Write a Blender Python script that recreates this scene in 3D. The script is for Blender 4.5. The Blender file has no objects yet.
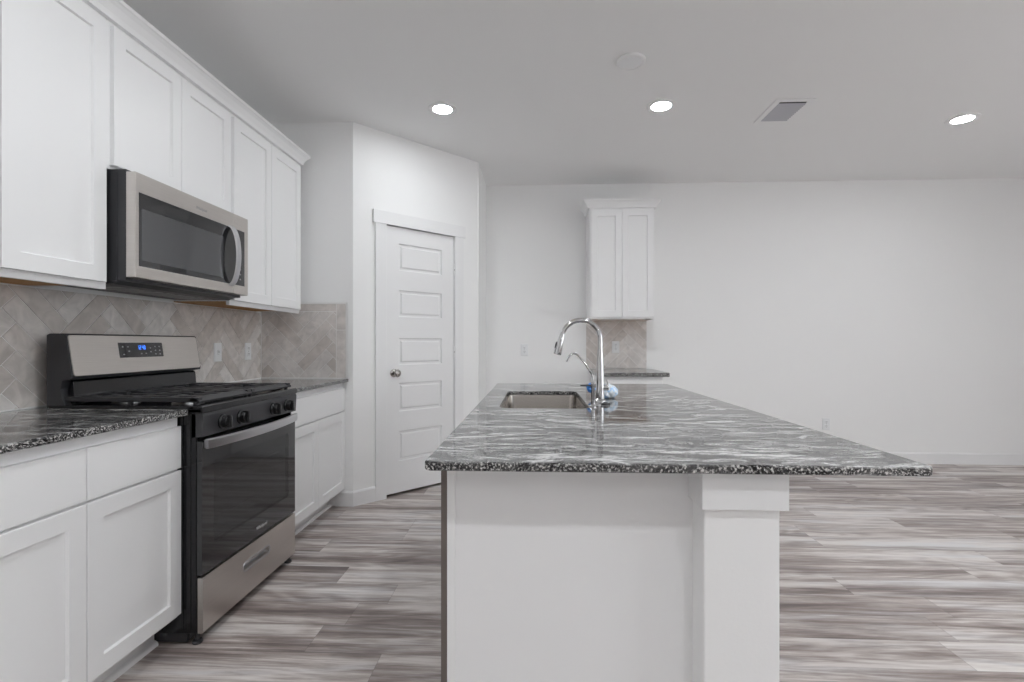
import bpy, bmesh, math, random
from mathutils import Matrix, Vector
random.seed(7)
scene = bpy.context.scene
COL = scene.collection

# ------------------------------------------------------------------ camera
cam_d = bpy.data.cameras.new('camera')
cam_d.sensor_fit = 'HORIZONTAL'
cam_d.sensor_width = 36.0
cam_d.lens = 36.0 * 500.0 / 1024.0
cam_d.shift_y = 2.0 / 1024.0
cam_d.clip_start = 0.02
cam = bpy.data.objects.new('camera', cam_d)
COL.objects.link(cam)
cam.location = (0.0, 0.0, 1.165)
cam.rotation_euler = (math.radians(90), 0, math.atan(23.0 / 500.0))
scene.camera = cam

# ------------------------------------------------------------------ light
LAMP = 38.0          # radiance of the recessed ceiling lamps
DIM = 0.55           # the far row of lamps is dimmed
SKY = 0.85           # daylight through the added windows in the right-hand wall
scene.view_settings.view_transform = 'Standard'
scene.view_settings.look = 'None'
scene.view_settings.gamma = 1.0
scene.view_settings.use_curve_mapping = False
scene.view_settings.exposure = 2.68
world = bpy.data.worlds.new('sky')
scene.world = world
world.use_nodes = True
world.node_tree.nodes['Background'].inputs['Color'].default_value = (0.95, 0.98, 1.0, 1)
world.node_tree.nodes['Background'].inputs['Strength'].default_value = SKY
scene.cycles.diffuse_bounces = 8
scene.cycles.max_bounces = 14

# ------------------------------------------------------------------ dimensions (metres; origin on the floor under the camera)
XL = -1.972          # left wall
YR = 3.514           # short wall that ends the cabinet run
C1 = Vector((-1.298, 3.514, 0))
C2 = Vector((-0.500, 4.340, 0))
XP = -0.490          # pantry side wall
YF = 5.0             # far wall
XR = 5.6             # right wall
YB = -4.6            # back wall
H = 2.743
TOP = 0.910          # worktop height
ST = 0.023           # stone thickness

# ------------------------------------------------------------------ materials
def mat(name):
    m = bpy.data.materials.new(name)
    m.use_nodes = True
    nt = m.node_tree
    return m, nt, nt.nodes['Principled BSDF']

def N(nt, kind, **kw):
    n = nt.nodes.new(kind)
    for k, v in kw.items():
        if k in n.inputs:
            n.inputs[k].default_value = v
        else:
            setattr(n, k, v)
    return n

def L(nt, a, b):
    nt.links.new(a, b)

def math_n(nt, op, a, b=None, c=None):
    n = nt.nodes.new('ShaderNodeMath'); n.operation = op
    for i, v in enumerate((a, b, c)):
        if v is None: continue
        if isinstance(v, (int, float)): n.inputs[i].default_value = v
        else: nt.links.new(v, n.inputs[i])
    return n.outputs[0]

def ramp(nt, fac, stops, interp='LINEAR'):
    n = nt.nodes.new('ShaderNodeValToRGB')
    n.color_ramp.interpolation = interp
    e = n.color_ramp.elements
    while len(e) < len(stops): e.new(0.5)
    for el, (p, c) in zip(e, stops):
        el.position = p
        el.color = (c[0], c[1], c[2], 1) if not isinstance(c, (int, float)) else (c, c, c, 1)
    nt.links.new(fac, n.inputs[0])
    return n.outputs[0]

def mixc(nt, fac, a, b, mode='MIX'):
    n = nt.nodes.new('ShaderNodeMix'); n.data_type = 'RGBA'; n.blend_type = mode
    for sock, v in ((n.inputs[0], fac), (n.inputs[6], a), (n.inputs[7], b)):
        if isinstance(v, (int, float)): sock.default_value = v
        elif isinstance(v, tuple): sock.default_value = (v[0], v[1], v[2], 1)
        else: nt.links.new(v, sock)
    return n.outputs[2]

def bump(nt, b, height, strength, dist=0.002):
    n = N(nt, 'ShaderNodeBump'); n.inputs['Strength'].default_value = strength
    n.inputs['Distance'].default_value = dist
    L(nt, height, n.inputs['Height']); L(nt, n.outputs[0], b.inputs['Normal'])

def simple(name, col, rough=0.5, metal=0.0, noise=0.0, scale=200.0, spec=0.5):
    m, nt, b = mat(name)
    b.inputs['Base Color'].default_value = (*col, 1)
    b.inputs['Roughness'].default_value = rough
    b.inputs['Metallic'].default_value = metal
    b.inputs['Specular IOR Level'].default_value = spec
    if noise:
        t = N(nt, 'ShaderNodeTexCoord')
        n = N(nt, 'ShaderNodeTexNoise', Scale=scale, Detail=3.0)
        L(nt, t.outputs['Object'], n.inputs['Vector'])
        bump(nt, b, n.outputs['Fac'], noise)
    return m

M_WALL = simple('wall_paint', (0.885, 0.885, 0.885), 0.75, noise=0.12, scale=120, spec=0.3)
M_CEIL = simple('ceiling_paint', (0.86, 0.86, 0.86), 0.9, noise=0.12, scale=120, spec=0.2)
M_TRIM = simple('trim_paint', (0.84, 0.84, 0.845), 0.4, spec=0.4)
M_CAB = simple('cabinet_paint', (0.86, 0.86, 0.865), 0.38, noise=0.02, scale=60, spec=0.4)
M_PLASTIC = simple('white_plastic', (0.82, 0.83, 0.84), 0.35)
M_SLOT = simple('dark_slot', (0.03, 0.03, 0.03), 0.6)
M_BLACK = simple('black_enamel', (0.012, 0.012, 0.014), 0.16)
M_BLACKSAT = simple('black_satin', (0.035, 0.035, 0.039), 0.38)
M_IRON = simple('cast_iron', (0.03, 0.03, 0.033), 0.42, noise=0.1, scale=300)
M_KNOB = simple('black_knob', (0.01, 0.01, 0.011), 0.25)
M_CHROME = simple('chrome', (0.62, 0.62, 0.63), 0.08, metal=1.0)
M_NICKEL = simple('satin_nickel', (0.42, 0.40, 0.38), 0.25, metal=1.0)
M_ALU = simple('brushed_alloy', (0.60, 0.60, 0.62), 0.33, metal=1.0)
M_BLUE = simple('blue_plastic', (0.05, 0.27, 0.75), 0.3)
M_BURNER = simple('burner_alloy', (0.20, 0.20, 0.20), 0.4, metal=1.0)
M_VENT = simple('vent_grey', (0.50, 0.50, 0.54), 0.6)
M_TAUPE = simple('taupe_side', (0.145, 0.12, 0.11), 0.6)
M_CAVITY = simple('oven_grey', (0.45, 0.45, 0.455), 0.5)
M_LOGO = simple('silver_print', (0.75, 0.75, 0.75), 0.35, metal=0.4)
M_INK = simple('grey_print', (0.35, 0.35, 0.36), 0.5)
M_GROUT = simple('white_grout', (0.86, 0.85, 0.84), 0.8)

def steel(name, col, rough, stretch, strength=0.10):
    m, nt, b = mat(name)
    b.inputs['Metallic'].default_value = 1.0
    t = N(nt, 'ShaderNodeTexCoord'); mp = N(nt, 'ShaderNodeMapping'); mp.inputs['Scale'].default_value = stretch
    n = N(nt, 'ShaderNodeTexNoise', Scale=1.0, Detail=4.0)
    L(nt, t.outputs['Object'], mp.inputs['Vector']); L(nt, mp.outputs[0], n.inputs['Vector'])
    c = ramp(nt, n.outputs['Fac'], [(0.3, tuple(x * 0.93 for x in col)), (0.7, tuple(min(1, x * 1.05) for x in col))])
    L(nt, c, b.inputs['Base Color'])
    r = math_n(nt, 'MULTIPLY_ADD', n.outputs['Fac'], 0.12, rough - 0.06)
    L(nt, r, b.inputs['Roughness'])
    bump(nt, b, n.outputs['Fac'], strength, 0.0006)
    return m
M_STEEL = steel('stainless_steel', (0.62, 0.585, 0.555), 0.34, (8, 8, 900))
M_STEELV = steel('stainless_sink', (0.44, 0.41, 0.38), 0.24, (500, 500, 6))

def glassy(name, col, rough, alpha):
    """dark tinted pane: mostly mirror-black, a little see-through"""
    m, nt, b = mat(name)
    b.inputs['Base Color'].default_value = (*col, 1)
    b.inputs['Roughness'].default_value = rough
    b.inputs['Specular IOR Level'].default_value = 1.0
    tr = N(nt, 'ShaderNodeBsdfTransparent')
    mx = N(nt, 'ShaderNodeMixShader'); mx.inputs[0].default_value = alpha
    L(nt, b.outputs[0], mx.inputs[1]); L(nt, tr.outputs[0], mx.inputs[2])
    L(nt, mx.outputs[0], nt.nodes['Material Output'].inputs['Surface'])
    return m
M_GLASSBLK = simple('black_glass', (0.012, 0.012, 0.014), 0.04, spec=1.0)
M_OVENPANE = glassy('oven_window_glass', (0.03, 0.03, 0.032), 0.04, 0.35)
M_MWPANE = simple('microwave_window_glass', (0.065, 0.066, 0.07), 0.08, spec=1.0)
M_PANE = glassy('window_glass', (0.9, 0.9, 0.9), 0.02, 0.92)

def emit(name, col, s):
    m, nt, b = mat(name)
    b.inputs['Base Color'].default_value = (*col, 1)
    b.inputs['Emission Color'].default_value = (*col, 1)
    b.inputs['Emission Strength'].default_value = s
    return m
M_LAMP = emit('lamp_lens', (0.935, 0.975, 1.0), LAMP)
M_LAMPDIM = emit('lamp_lens_dimmed', (0.935, 0.975, 1.0), LAMP * DIM)
M_DIGIT = emit('blue_digits', (0.05, 0.25, 1.0), 0.22)

def wood_bottom():
    m, nt, b = mat('raw_plywood')
    t = N(nt, 'ShaderNodeTexCoord'); mp = N(nt, 'ShaderNodeMapping'); mp.inputs['Scale'].default_value = (60, 3, 60)
    n = N(nt, 'ShaderNodeTexNoise', Scale=1.0, Detail=5.0)
    L(nt, t.outputs['Object'], mp.inputs['Vector']); L(nt, mp.outputs[0], n.inputs['Vector'])
    L(nt, ramp(nt, n.outputs['Fac'], [(0.3, (0.42, 0.20, 0.055)), (0.7, (0.60, 0.33, 0.12))]), b.inputs['Base Color'])
    b.inputs['Roughness'].default_value = 0.6
    return m
M_WOOD = wood_bottom()

def tile_mat():
    m, nt, b = mat('glazed_tile')
    g = N(nt, 'ShaderNodeNewGeometry')
    base = ramp(nt, g.outputs['Random Per Island'], [(0.0, (0.58, 0.53, 0.50)), (0.25, (0.66, 0.615, 0.585)), (0.6, (0.70, 0.66, 0.635)), (1.0, (0.76, 0.73, 0.71))])
    t = N(nt, 'ShaderNodeTexCoord')
    n = N(nt, 'ShaderNodeTexNoise', Scale=14.0, Detail=4.0); n.inputs['Distortion'].default_value = 1.0
    L(nt, t.outputs['Object'], n.inputs['Vector'])
    v = ramp(nt, n.outputs['Fac'], [(0.3, 0.84), (0.7, 1.12)])
    c = mixc(nt, 1.0, base, v, 'MULTIPLY')
    L(nt, c, b.inputs['Base Color'])
    b.inputs['Roughness'].default_value = 0.20
    bump(nt, b, n.outputs['Fac'], 0.12, 0.003)
    return m
M_TILE = tile_mat()

def granite(name='granite', angle=0.15):
    m, nt, b = mat(name)
    t = N(nt, 'ShaderNodeTexCoord')
    g = N(nt, 'ShaderNodeNewGeometry')
    pos = g.outputs['Position']
    warp = N(nt, 'ShaderNodeTexNoise', Scale=2.2, Detail=3.0)
    L(nt, pos, warp.inputs['Vector'])
    w2 = N(nt, 'ShaderNodeVectorMath'); w2.operation = 'SUBTRACT'; w2.inputs[1].default_value = (0.5, 0.5, 0.5)
    L(nt, warp.outputs['Color'], w2.inputs[0])
    w3 = N(nt, 'ShaderNodeVectorMath'); w3.operation = 'SCALE'; w3.inputs['Scale'].default_value = 0.22
    L(nt, w2.outputs[0], w3.inputs[0])
    add = N(nt, 'ShaderNodeVectorMath'); add.operation = 'ADD'
    L(nt, pos, add.inputs[0]); L(nt, w3.outputs[0], add.inputs[1])
    mp = N(nt, 'ShaderNodeMapping'); mp.inputs['Rotation'].default_value = (0, 0, angle)
    mp.inputs['Scale'].default_value = (6.0, 25.0, 25.0)
    L(nt, add.outputs[0], mp.inputs['Vector'])
    n1 = N(nt, 'ShaderNodeTexNoise', Scale=1.0, Detail=9.0, Roughness=0.68); n1.inputs['Distortion'].default_value = 1.1
    L(nt, mp.outputs[0], n1.inputs['Vector'])
    c1 = ramp(nt, n1.outputs['Fac'], [(0.36, (0.008, 0.008, 0.009)), (0.45, (0.035, 0.035, 0.038)), (0.52, (0.12, 0.118, 0.12)),
                                       (0.58, (0.30, 0.295, 0.295)), (0.66, (0.75, 0.745, 0.74))])
    # crystals
    n2 = N(nt, 'ShaderNodeTexNoise', Scale=190.0, Detail=2.0, Roughness=0.6)
    L(nt, add.outputs[0], n2.inputs['Vector'])
    c2 = ramp(nt, n2.outputs['Fac'], [(0.44, (0.006, 0.006, 0.007)), (0.52, (0.08, 0.08, 0.08)), (0.58, (0.36, 0.35, 0.34)), (0.68, (0.80, 0.79, 0.77))])
    sn = N(nt, 'ShaderNodeSeparateXYZ'); L(nt, g.outputs['True Normal'], sn.inputs[0])
    face = math_n(nt, 'ABSOLUTE', sn.outputs[2])          # 1 along the grain, 0 on faces cut across it
    c = mixc(nt, math_n(nt, 'MULTIPLY_ADD', face, -0.40, 0.86), c1, c2)
    mp4 = N(nt, 'ShaderNodeMapping'); mp4.inputs['Rotation'].default_value = (0, 0, angle * 2.0)
    mp4.inputs['Scale'].default_value = (14.0, 62.0, 62.0)
    L(nt, add.outputs[0], mp4.inputs['Vector'])
    n4 = N(nt, 'ShaderNodeTexNoise', Scale=1.0, Detail=4.0, Roughness=0.6)
    L(nt, mp4.outputs[0], n4.inputs['Vector'])
    flecks = ramp(nt, n4.outputs['Fac'], [(0.40, 0.10), (0.52, 1.0)])
    # long pale drifts
    mp2 = N(nt, 'ShaderNodeMapping'); mp2.inputs['Rotation'].default_value = (0, 0, angle * 1.6)
    mp2.inputs['Scale'].default_value = (3.6, 19.0, 19.0)
    L(nt, add.outputs[0], mp2.inputs['Vector'])
    n3 = N(nt, 'ShaderNodeTexNoise', Scale=1.0, Detail=9.0, Roughness=0.72); n3.inputs['Distortion'].default_value = 1.0
    L(nt, mp2.outputs[0], n3.inputs['Vector'])
    f3 = ramp(nt, n3.outputs['Fac'], [(0.50, 0.0), (0.61, 0.85)])
    c = mixc(nt, math_n(nt, 'MULTIPLY', f3, math_n(nt, 'MULTIPLY_ADD', face, 0.9, 0.1)), c, (0.76, 0.755, 0.75))
    c = mixc(nt, math_n(nt, 'MULTIPLY', face, 0.85), c, mixc(nt, 1.0, c, flecks, 'MULTIPLY'))
    L(nt, c, b.inputs['Base Color'])
    b.inputs['Roughness'].default_value = 0.07
    return m
M_GRANITE = granite()

def floor_mat():
    m, nt, b = mat('grey_oak_planks')
    PW, PL = 0.178, 1.22
    g = N(nt, 'ShaderNodeNewGeometry')
    sx = N(nt, 'ShaderNodeSeparateXYZ'); L(nt, g.outputs['Position'], sx.inputs[0])
    X, Y = sx.outputs[0], sx.outputs[1]
    yr = math_n(nt, 'DIVIDE', math_n(nt, 'ADD', Y, 20.045), PW)
    row = math_n(nt, 'FLOOR', yr); fy = math_n(nt, 'FRACT', yr)
    wn = N(nt, 'ShaderNodeTexWhiteNoise'); wn.noise_dimensions = '1D'; L(nt, row, wn.inputs['W'])
    xr = math_n(nt, 'ADD', math_n(nt, 'DIVIDE', math_n(nt, 'ADD', X, 20.0), PL), wn.outputs['Value'])
    pid = math_n(nt, 'FLOOR', xr); fx = math_n(nt, 'FRACT', xr)
    cmb = N(nt, 'ShaderNodeCombineXYZ'); L(nt, row, cmb.inputs[0]); L(nt, pid, cmb.inputs[1])
    wp = N(nt, 'ShaderNodeTexWhiteNoise'); wp.noise_dimensions = '2D'; L(nt, cmb.outputs[0], wp.inputs['Vector'])
    rnd = wp.outputs['Value']
    # grain space: x squeezed, every plank shifted
    gv = N(nt, 'ShaderNodeCombineXYZ')
    L(nt, math_n(nt, 'MULTIPLY', X, 1.0), gv.inputs[0]); L(nt, Y, gv.inputs[1])
    L(nt, math_n(nt, 'MULTIPLY', rnd, 37.0), gv.inputs[2])
    def grain(sx_, sy_, detail, rough, dist):
        mp = N(nt, 'ShaderNodeMapping'); mp.inputs['Scale'].default_value = (sx_, sy_, 1.0)
        L(nt, gv.outputs[0], mp.inputs['Vector'])
        n = N(nt, 'ShaderNodeTexNoise', Scale=1.0, Detail=detail, Roughness=rough); n.inputs['Distortion'].default_value = dist
        L(nt, mp.outputs[0], n.inputs['Vector'])
        return n.outputs['Fac']
    broad = grain(0.65, 10.0, 3.0, 0.5, 0.25)
    mid = grain(2.6, 44.0, 5.0, 0.6, 0.6)
    fine = grain(10.0, 220.0, 4.0, 0.7, 0.4)
    # cathedral figure: rings of a stretched noise
    cat = grain(0.9, 5.5, 2.0, 0.4, 0.3)
    rings = math_n(nt, 'SINE', math_n(nt, 'MULTIPLY', cat, 75.0))
    v = math_n(nt, 'MULTIPLY_ADD', math_n(nt, 'SUBTRACT', broad, 0.5), 1.55, 0.52)
    v = math_n(nt, 'MULTIPLY_ADD', math_n(nt, 'SUBTRACT', mid, 0.5), 0.75, v)
    v = math_n(nt, 'MULTIPLY_ADD', math_n(nt, 'SUBTRACT', fine, 0.5), 0.60, v)
    v = math_n(nt, 'MULTIPLY_ADD', rings, 0.06, v)
    v = math_n(nt, 'MULTIPLY_ADD', math_n(nt, 'SUBTRACT', rnd, 0.5), 0.16, v)
    c = ramp(nt, v, [(0.10, (0.165, 0.135, 0.127)), (0.32, (0.30, 0.252, 0.237)), (0.50, (0.455, 0.405, 0.383)),
                     (0.66, (0.63, 0.59, 0.57)), (0.90, (0.76, 0.735, 0.715))])
    tint = ramp(nt, grain(1.6, 11.0, 3.0, 0.5, 0.8), [(0.48, (1.0, 0.985, 0.975)), (0.66, (0.94, 0.96, 0.99))])
    c = mixc(nt, 1.0, c, tint, 'MULTIPLY')
    # joints
    ey = math_n(nt, 'MINIMUM', fy, math_n(nt, 'SUBTRACT', 1.0, fy))
    ex = math_n(nt, 'MINIMUM', fx, math_n(nt, 'SUBTRACT', 1.0, fx))
    jy = math_n(nt, 'LESS_THAN', ey, 0.008); jx = math_n(nt, 'LESS_THAN', ex, 0.0012)
    j = math_n(nt, 'MAXIMUM', jy, jx)
    c = mixc(nt, math_n(nt, 'MULTIPLY', j, 0.35), c, (0.12, 0.10, 0.095))
    L(nt, c, b.inputs['Base Color'])
    b.inputs['Roughness'].default_value = 0.42
    b.inputs['Specular IOR Level'].default_value = 0.4
    bump(nt, b, mid, 0.06, 0.001)
    return m
M_FLOOR = floor_mat()

def bag_mat():
    m, nt, b = mat('crinkled_film')
    t = N(nt, 'ShaderNodeTexCoord')
    n = N(nt, 'ShaderNodeTexNoise', Scale=22.0, Detail=3.0)
    L(nt, t.outputs['Object'], n.inputs['Vector'])
    c = ramp(nt, n.outputs['Fac'], [(0.50, (0.80, 0.86, 0.92)), (0.56, (0.30, 0.58, 0.92)), (0.60, (0.80, 0.86, 0.92))])
    L(nt, c, b.inputs['Base Color'])
    b.inputs['Roughness'].default_value = 0.2
    return m
M_BAG = bag_mat()

# ------------------------------------------------------------------ builders
def FR(o, u, v):
    u = Vector(u).normalized(); v = Vector(v).normalized(); n = u.cross(v)
    M = Matrix((u, v, n)).transposed().to_4x4()
    M.translation = Vector(o)
    return M
def FX(x, y, z): return FR((x, y, z), (0, 1, 0), (0, 0, 1))     # face looking to +x, u = +y, v = up
def FY(x, y, z): return FR((x, y, z), (1, 0, 0), (0, 0, 1))     # face looking to -y, u = +x, v = up
I4 = Matrix.Identity(4)

def box(bm, a, b, bev=0.0, M=I4, seg=2):
    vs = [bm.verts.new(M @ Vector((x, y, z))) for z in (a[2], b[2]) for y in (a[1], b[1]) for x in (a[0], b[0])]
    q = [(0, 2, 3, 1), (4, 5, 7, 6), (0, 1, 5, 4), (2, 6, 7, 3), (0, 4, 6, 2), (1, 3, 7, 5)]
    fs = [bm.faces.new([vs[i] for i in f]) for f in q]
    if bev > 0:
        es = list({e for f in fs for e in f.edges})
        bmesh.ops.bevel(bm, geom=es, offset=bev, segments=seg, profile=0.5, affect='EDGES')
    return fs

def rings(bm, w, h, rs, M, cap=True, back=True):
    """nested rectangles: rs = [(inset, depth), ...] in the frame M (u, v, n)"""
    loops = []
    for ins, d in rs:
        loops.append([bm.verts.new(M @ Vector(p)) for p in ((ins, ins, d), (w - ins, ins, d), (w - ins, h - ins, d), (ins, h - ins, d))])
    for A, B in zip(loops, loops[1:]):
        for i in range(4):
            bm.faces.new((A[i], A[(i + 1) % 4], B[(i + 1) % 4], B[i]))
    if cap: bm.faces.new(loops[-1])
    if back: bm.faces.new(loops[0][::-1])

def shaker(bm, w, h, M, t=0.019, st=0.057, rec=0.009):
    rings(bm, w, h, [(0, 0), (0, t - 0.0015), (0.0015, t), (st, t), (st + 0.004, t - rec)], M)

def slab_front(bm, w, h, M, t=0.019):
    rings(bm, w, h, [(0, 0), (0, t - 0.002), (0.002, t)], M)

def prism(bm, prof, a, b, M=I4, axis='y'):
    """profile of (x, z) pairs swept along y from a to b"""
    P = [bm.verts.new(M @ Vector((x, a, z))) for x, z in prof]
    Q = [bm.verts.new(M @ Vector((x, b, z))) for x, z in prof]
    n = len(prof)
    for i in range(n):
        bm.faces.new((P[i], P[(i + 1) % n], Q[(i + 1) % n], Q[i]))
    bm.faces.new(P[::-1]); bm.faces.new(Q)

def lathe(bm, prof, M=I4, n=32):
    """profile of (radius, n-height) along local z"""
    loops = []
    for r, z in prof:
        if r < 1e-6: loops.append([bm.verts.new(M @ Vector((0, 0, z)))])
        else: loops.append([bm.verts.new(M @ Vector((r * math.cos(2 * math.pi * i / n), r * math.sin(2 * math.pi * i / n), z))) for i in range(n)])
    for A, B in zip(loops, loops[1:]):
        for i in range(n):
            j = (i + 1) % n
            if len(A) == 1 and len(B) == 1: continue
            if len(A) == 1: bm.faces.new((A[0], B[j], B[i]))
            elif len(B) == 1: bm.faces.new((A[i], A[j], B[0]))
            else: bm.faces.new((A[i], A[j], B[j], B[i]))
    if len(loops[0]) > 1: bm.faces.new(loops[0][::-1])
    if len(loops[-1]) > 1: bm.faces.new(loops[-1])

def smooth_path(pts, k=6):
    """Catmull-Rom through the points"""
    P = [Vector(p) for p in pts]
    out = []
    for i in range(len(P) - 1):
        p0 = P[i - 1] if i else P[0] * 2 - P[1]
        p3 = P[i + 2] if i + 2 < len(P) else P[-1] * 2 - P[-2]
        p1, p2 = P[i], P[i + 1]
        for s in range(k):
            t = s / k
            out.append(0.5 * ((2 * p1) + (p2 - p0) * t + (2 * p0 - 5 * p1 + 4 * p2 - p3) * t * t + (3 * p1 - p0 - 3 * p2 + p3) * t ** 3))
    out.append(P[-1])
    return out

def tube(bm, pts, rad, n=14, sec=None):
    """swept tube; sec = list of (a, b) section points overrides the circle"""
    pts = [Vector(p) for p in pts]
    loops = []; ref = None
    for i, p in enumerate(pts):
        d = (pts[min(i + 1, len(pts) - 1)] - pts[max(i - 1, 0)]).normalized()
        if ref is None:
            ref = d.cross(Vector((0, 0, 1)))
            if ref.length < 1e-3: ref = d.cross(Vector((0, 1, 0)))
        ref = (ref - d * ref.dot(d)).normalized()
        w = d.cross(ref)
        r = rad[i] if isinstance(rad, (list, tuple)) else rad
        if sec: ring = [p + ref * a + w * b for a, b in sec]
        else: ring = [p + (ref * math.cos(2 * math.pi * k / n) + w * math.sin(2 * math.pi * k / n)) * r for k in range(n)]
        loops.append([bm.verts.new(q) for q in ring])
    m = len(loops[0])
    for A, B in zip(loops, loops[1:]):
        for i in range(m):
            bm.faces.new((A[i], A[(i + 1) % m], B[(i + 1) % m], B[i]))
    bm.faces.new(loops[0][::-1]); bm.faces.new(loops[-1])

def rrect(x0, x1, y0, y1, r, k=6):
    pts = []
    for cx, cy, a in ((x1 - r, y0 + r, -90), (x1 - r, y1 - r, 0), (x0 + r, y1 - r, 90), (x0 + r, y0 + r, 180)):
        for i in range(k + 1):
            t = math.radians(a + 90 * i / k)
            pts.append((cx + r * math.cos(t), cy + r * math.sin(t)))
    return pts

def world_loc(o):
    v = Vector((0, 0, 0))
    while o is not None:
        v += o.location; o = o.parent
    return v

def obj(name, bm, m, parent=None, smooth=False, loc=None):
    """one mesh object from world-space geometry"""
    bmesh.ops.recalc_face_normals(bm, faces=bm.faces)
    off = world_loc(parent) if parent else (Vector(loc) if loc else Vector((0, 0, 0)))
    if off.length: bmesh.ops.translate(bm, verts=bm.verts, vec=-off)
    me = bpy.data.meshes.new(name)
    bm.to_mesh(me); bm.free()
    me.materials.append(m)
    if smooth:
        for p in me.polygons: p.use_smooth = True
        me.set_sharp_from_angle(angle=math.radians(35))
    o = bpy.data.objects.new(name, me)
    COL.objects.link(o)
    if parent: o.parent = parent
    elif loc: o.location = loc
    return o

def tag(o, label, cat, group=None):
    o['label'] = label; o['category'] = cat
    if group: o['group'] = group
    return o

def thing(name, label, cat, loc, group=None):
    o = bpy.data.objects.new(name, None)
    o.empty_display_size = 0.1
    COL.objects.link(o); o.location = loc
    return tag(o, label, cat, group)

def struct(name, bm, m, parent=None, smooth=False):
    o = obj(name, bm, m, parent, smooth)
    if not parent: o['kind'] = 'structure'
    return o

def copy_tree(o, parent=None):
    c = o.copy(); COL.objects.link(c)
    if parent: c.parent = parent
    for ch in list(o.children): copy_tree(ch, c)
    return c

def B(): return bmesh.new()
def one_box(a, b, bev=0.0, M=I4):
    bm = B(); box(bm, a, b, bev, M); return bm

def text_mesh(name, body, size, M, m, parent):
    cu = bpy.data.curves.new(name, 'FONT'); cu.body = body; cu.size = size; cu.extrude = 0.0003
    cu.align_x = 'CENTER'; cu.align_y = 'CENTER'
    t = bpy.data.objects.new(name, cu); COL.objects.link(t)
    bpy.context.view_layer.update()
    me = bpy.data.meshes.new_from_object(t.evaluated_get(bpy.context.evaluated_depsgraph_get()))
    bpy.data.objects.remove(t); bpy.data.curves.remove(cu)
    bm = B(); bm.from_mesh(me); bpy.data.meshes.remove(me)
    bmesh.ops.transform(bm, matrix=M, verts=bm.verts)
    return obj(name, bm, m, parent)

# ------------------------------------------------------------------ room shell
T = 0.12
struct('floor', one_box((XL - T, YB - T, -0.10), (XR + T, YF + T, 0)), M_FLOOR)
struct('ceiling', one_box((XL - T, YB - T, H), (XR + T, YF + T, H + 0.10)), M_CEIL)
struct('wall_left', one_box((XL - T, YB, 0), (XL, YR + T, H)), M_WALL)
struct('wall_far', one_box((XP - T, YF, 0), (XR, YF + T, H)), M_WALL)
struct('wall_back', one_box((XL, YB - T, 0), (XR, YB, H)), M_WALL)

# pantry: short wall, angled wall with the doorway, side wall
struct('wall_return', one_box((XL, YR, 0), (C1.x, YR + T, H)), M_WALL)
DD = (C2 - C1).normalized(); ALEN = (C2 - C1).length
FD = FR(C1, DD, (0, 0, 1))                      # frame of the angled wall: u along it, n into the room
DA, DB, DH = 0.262, 0.891, 2.060                # door leaf
bm = B()
box(bm, (0, 0, -T), (DA - 0.012, H, 0), 0, FD)
box(bm, (DB + 0.012, 0, -T), (ALEN, H, 0), 0, FD)
box(bm, (DA - 0.012, DH + 0.012, -T), (DB + 0.012, H, 0), 0, FD)
struct('wall_angled', bm, M_WALL)
struct('wall_pantry', one_box((XP - T, C2.y, 0), (XP, YF, H)), M_WALL)
# unseen box added behind the pantry doorway to stop light leaking in
bm = B()
box(bm, (DA - 0.11, 0, -0.66), (DB + 0.11, 2.3, -0.60), 0, FD)
box(bm, (DA - 0.11, 0, -0.60), (DA - 0.05, 2.3, -T), 0, FD); box(bm, (DB + 0.05, 0, -0.60), (DB + 0.11, 2.3, -T), 0, FD)
box(bm, (DA - 0.11, 2.3, -0.66), (DB + 0.11, 2.36, -T), 0, FD)
struct('wall_closet', bm, M_WALL)

# unseen right wall with two windows added to light the left wall
WZ0, WZ1 = 0.55, 2.25
added_wins = [(-2.3, -0.5), (0.1, 1.9)]
bm = B()
ys = [YB] + [v for w in added_wins for v in w] + [YF + T]
for i in range(0, len(ys), 2):
    box(bm, (XR, ys[i], 0), (XR + T, ys[i + 1], H))
for a, b in added_wins:
    box(bm, (XR, a, 0), (XR + T, b, WZ0)); box(bm, (XR, a, WZ1), (XR + T, b, H))
struct('wall_right', bm, M_WALL)
for k, (a, b) in enumerate(added_wins):
    bm = B()
    F = FR((XR + 0.02, b, WZ0), (0, -1, 0), (0, 0, 1))
    w, h = b - a, WZ1 - WZ0
    for r in ((0, 0, 0.05, h), (w - 0.05, 0, w, h), (0.05, 0, w - 0.05, 0.05), (0.05, h - 0.05, w - 0.05, h), (0.05, h / 2 - 0.02, w - 0.05, h / 2 + 0.02)):
        box(bm, (r[0], r[1], -0.05), (r[2], r[3], 0.0), 0.002, F)
    o = struct('window_%d' % (k + 1), bm, M_TRIM)
    bm = B(); box(bm, (0.04, 0.04, -0.028), (w - 0.04, h - 0.04, -0.022), 0, F)
    obj('pane', bm, M_PANE, o)

# baseboards
BBH, BBT = 0.108, 0.013
def bb(name, u0, u1, F):
    bm = B()
    prof = [(0, 0), (BBT, 0), (BBT, BBH - 0.012), (BBT * 0.5, BBH), (0, BBH)]
    P = [bm.verts.new(F @ Vector((u0, z, n))) for n, z in prof]; Q = [bm.verts.new(F @ Vector((u1, z, n))) for n, z in prof]
    for i in range(5): bm.faces.new((P[i], P[(i + 1) % 5], Q[(i + 1) % 5], Q[i]))
    bm.faces.new(P[::-1]); bm.faces.new(Q)
    struct(name, bm, M_TRIM)
CAS = 0.092                                      # casing width
bb('baseboard_angled', -0.005, DA - CAS, FD)
bb('baseboard_pantry_corner', DB + CAS, ALEN, FD)
bb('baseboard_return', -0.125, 0.005, FY(C1.x, YR, 0))
bb('baseboard_far', 1.12, XR - 0.001, FY(0, YF, 0))
bb('baseboard_far_corner', XP, 0.50, FY(0, YF, 0))
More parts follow.
